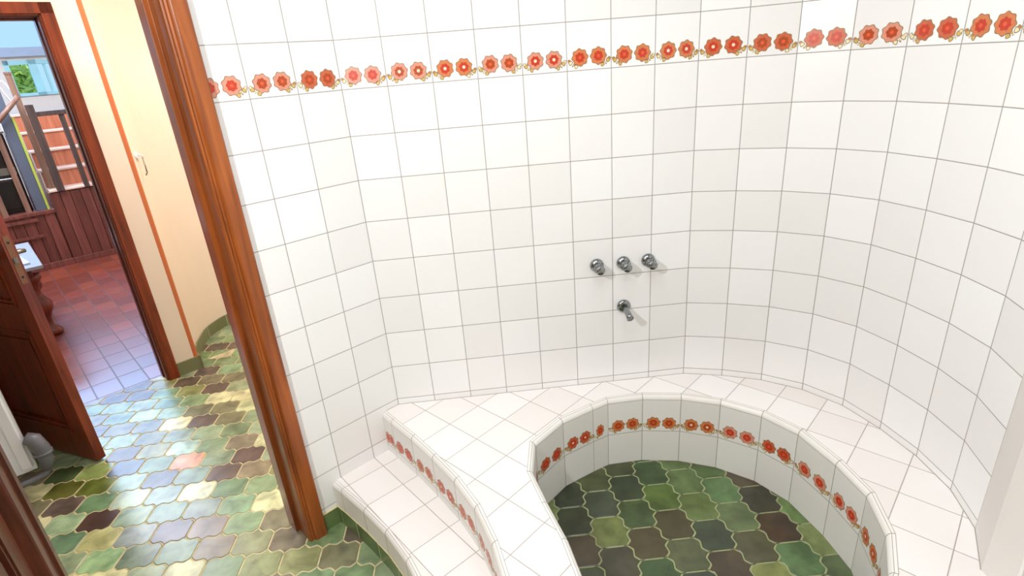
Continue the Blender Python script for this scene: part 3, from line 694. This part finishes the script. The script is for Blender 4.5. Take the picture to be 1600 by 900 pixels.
while a < -.47:
    mb.abox(a, min(a + .084, -.461), 5.575, 5.60, .06, .555, M_board2 if k % 2 else M_board); a += .09; k += 1
mb.abox(-2.0, -.461, 5.60, 5.63, 0, .555, M_wood3); mb.build('front_boards', ld, bevel=.002, merge=False)
mb = MB(); mb.abox(-1.05, -.62, 5.555, 5.577, .335, .36, M_board); mb.abox(-1.05, -.62, 5.555, 5.577, .50, .53, M_board); mb.build('front_rail', ld, bevel=.003, merge=False)
# railing: dark newel, baluster and handrail
rl = empty('stair_railing', AB(-.2, 5.57, .76), 'dark wooden railing with square posts in front of the orange stair risers', 'railing')
mb = MB(); mb.abox(-.385, -.32, 5.535, 5.60, .755, 1.60, M_dark); mb.build('newel_post', rl, bevel=.004)
for a in (-.150, .10, .35): 
    mb = MB(); mb.abox(a, a + .045, 5.545, 5.59, .755, 1.50, M_dark); mb.build('baluster', rl, bevel=.003)
mb = MB(); mb.abox(-.33, .9, 5.535, 5.60, 1.485, 1.53, M_dark); mb.build('handrail', rl, bevel=.004)
def post(a0, a1, b, z0, z1, m, label, name='post'):
    mb = MB(); mb.abox(a0, a1, b, b + (a1 - a0), z0, z1, m); mb.abox(a0 - .004, a1 + .004, b - .004, b + (a1 - a0) + .004, z1 - .02, z1, m)
    return tag(mb.build(name, bevel=.003, merge=False), label, 'post', None)
post(-.428, -.378, 5.72, .7765, 1.906, M_brownpost, 'tall greyish brown square post just left of the dark newel')
post(-.685, -.640, 5.60, .59, 1.46, M_brownpost, 'slim brown post standing in front of the black stove')
post(-.868, -.822, 5.60, .59, .87, M_brownpost, 'short brown post at the left edge beside the papers table')
mb = MB(); mb.tube([AB(-.72, 5.560, 1.38), AB(-.405, 5.560, 1.68)], .022, M_brownpost, 8); tag(mb.build('brace'), 'slanting brown wooden brace meeting the tall brown post', 'brace')
mb = MB(); mb.abox(-.60, -.515, 5.62, 5.68, .59, 1.75, M_bluegrey); tag(mb.build('upright_board', bevel=.003), 'blue-grey upright board to the right of the black stove', 'board')
mb = MB(); mb.abox(-.512, -.492, 5.60, 5.66, .59, 1.5, M_lime); tag(mb.build('reflection_strip', bevel=.002), 'green reflection along the edge of the blue-grey board, added as a thin lime strip', 'strip')  # strip added to carry the green reflection beside the board
sv = empty('stove', AB(-.85, 5.9, .59), 'black enamel stove with chrome rails on the landing behind the slim brown post', 'stove')
mb = MB(); mb.abox(-1.15, -.615, 5.72, 6.15, .59, 1.36, M_black); mb.build('stove_body', sv, bevel=.012)
mb = MB(); mb.abox(-1.12, -.64, 5.700, 5.722, .64, .92, M_black); mb.build('oven_door', sv, bevel=.006)
mb = MB(); mb.abox(-1.13, -.63, 5.695, 5.722, .97, 1.04, M_chrome); mb.tube([AB(-1.10, 5.665, .935), AB(-.65, 5.665, .935)], .008, M_chrome, 10)
for a in (-1.1, -.65): mb.tube([AB(a, 5.665, .935), AB(a, 5.702, .935)], .006, M_chrome, 8)
mb.build('front_rail', sv, merge=False)
mb = MB(); mb.abox(-1.16, -.605, 5.71, 6.16, 1.36, 1.385, M_chrome); mb.build('stove_top', sv, bevel=.004)
rk = MB()
def P3(a, z): return AB(a, 5.80, z)
rk.tube([P3(-.598, 1.83), P3(-.46, 1.83), P3(-.395, 1.69), P3(-.40, 1.655), P3(-.46, 1.65), P3(-.50, 1.78), P3(-.598, 1.80)], .008, M_rad, 8)
rk.tube([P3(-.385, 1.60), P3(-.335, 1.49), P3(-.41, 1.52), P3(-.385, 1.60)], .008, M_rad, 8)
for a in (-.598,): rk.tube([P3(a, 1.80), P3(a, .59)], .006, M_rad, 6)
tag(rk.build('wire_rack'), 'thin white wire rack behind the tall brown post', 'rack')

# side table with papers
tb = empty('side_table', AB(-1.1, 3.75, 0), 'small table with a grey stone top and dark turned legs just behind the open door', 'table')
TZ = .56
mb = MB(); mb.abox(-1.45, -.80, 3.25, 4.22, TZ - .025, TZ, M_slate); mb.build('table_top', tb, bevel=.004)
mb = MB(); mb.abox(-1.40, -.87, 3.33, 4.14, TZ - .085, TZ - .025, M_wood3); mb.build('apron', tb, bevel=.003)
for a, b in ((-.885, 3.40), (-.885, 4.10), (-1.37, 3.40), (-1.37, 4.10)):
    mb = MB(); mb.lathe(AB(a, b, 0.001), (0, 0, 1), [(0, .045), (.02, .062), (.045, .05), (.075, .024), (.13, .02), (.17, .034), (.21, .058), (.25, .060), (.29, .036), (.33, .022), (.38, .022), (.41, .038), (.44, .056), (.475, .056)], M_wood3, 20); mb.build('leg', tb)
def sheet(a, b, z, w, h, rot, m, label, name='paper', t=.004, grp=None):
    c = AB(a, b, z); d = (D2 * math.cos(rot) + M2 * math.sin(rot)); n = Vector((-d.y, d.x, 0))
    T = lambda x, y, zz: c + d * x + n * y + Vector((0, 0, zz))
    mb = MB(); mb.box((-w / 2, -h / 2, 0), (w / 2, h / 2, t), m, T); return tag(mb.build(name), label, 'paper', grp)
sheet(-.955, 3.50, TZ + .0005, .16, .30, .12, M_paper, 'pale blue booklet lying nearest the table corner', t=.012)
sheet(-.965, 3.52, TZ + .0135, .12, .20, -.25, M_rad, 'white folded sheet on top of the blue booklet', t=.003)
sheet(-.985, 4.02, TZ + .0005, .16, .16, .4, M_paper, 'small pale blue pad at the far end of the table', t=.02)
mb = MB(); mb.lathe(AB(-.93, 3.86, TZ + .0005), (0, 0, 1), [(0, .035), (.01, .04), (.07, .04), (.09, .022), (.115, .02), (.12, .024)], M_wood3, 20)
tag(mb.build('jar'), 'small dark brown jar between the papers on the table', 'jar')
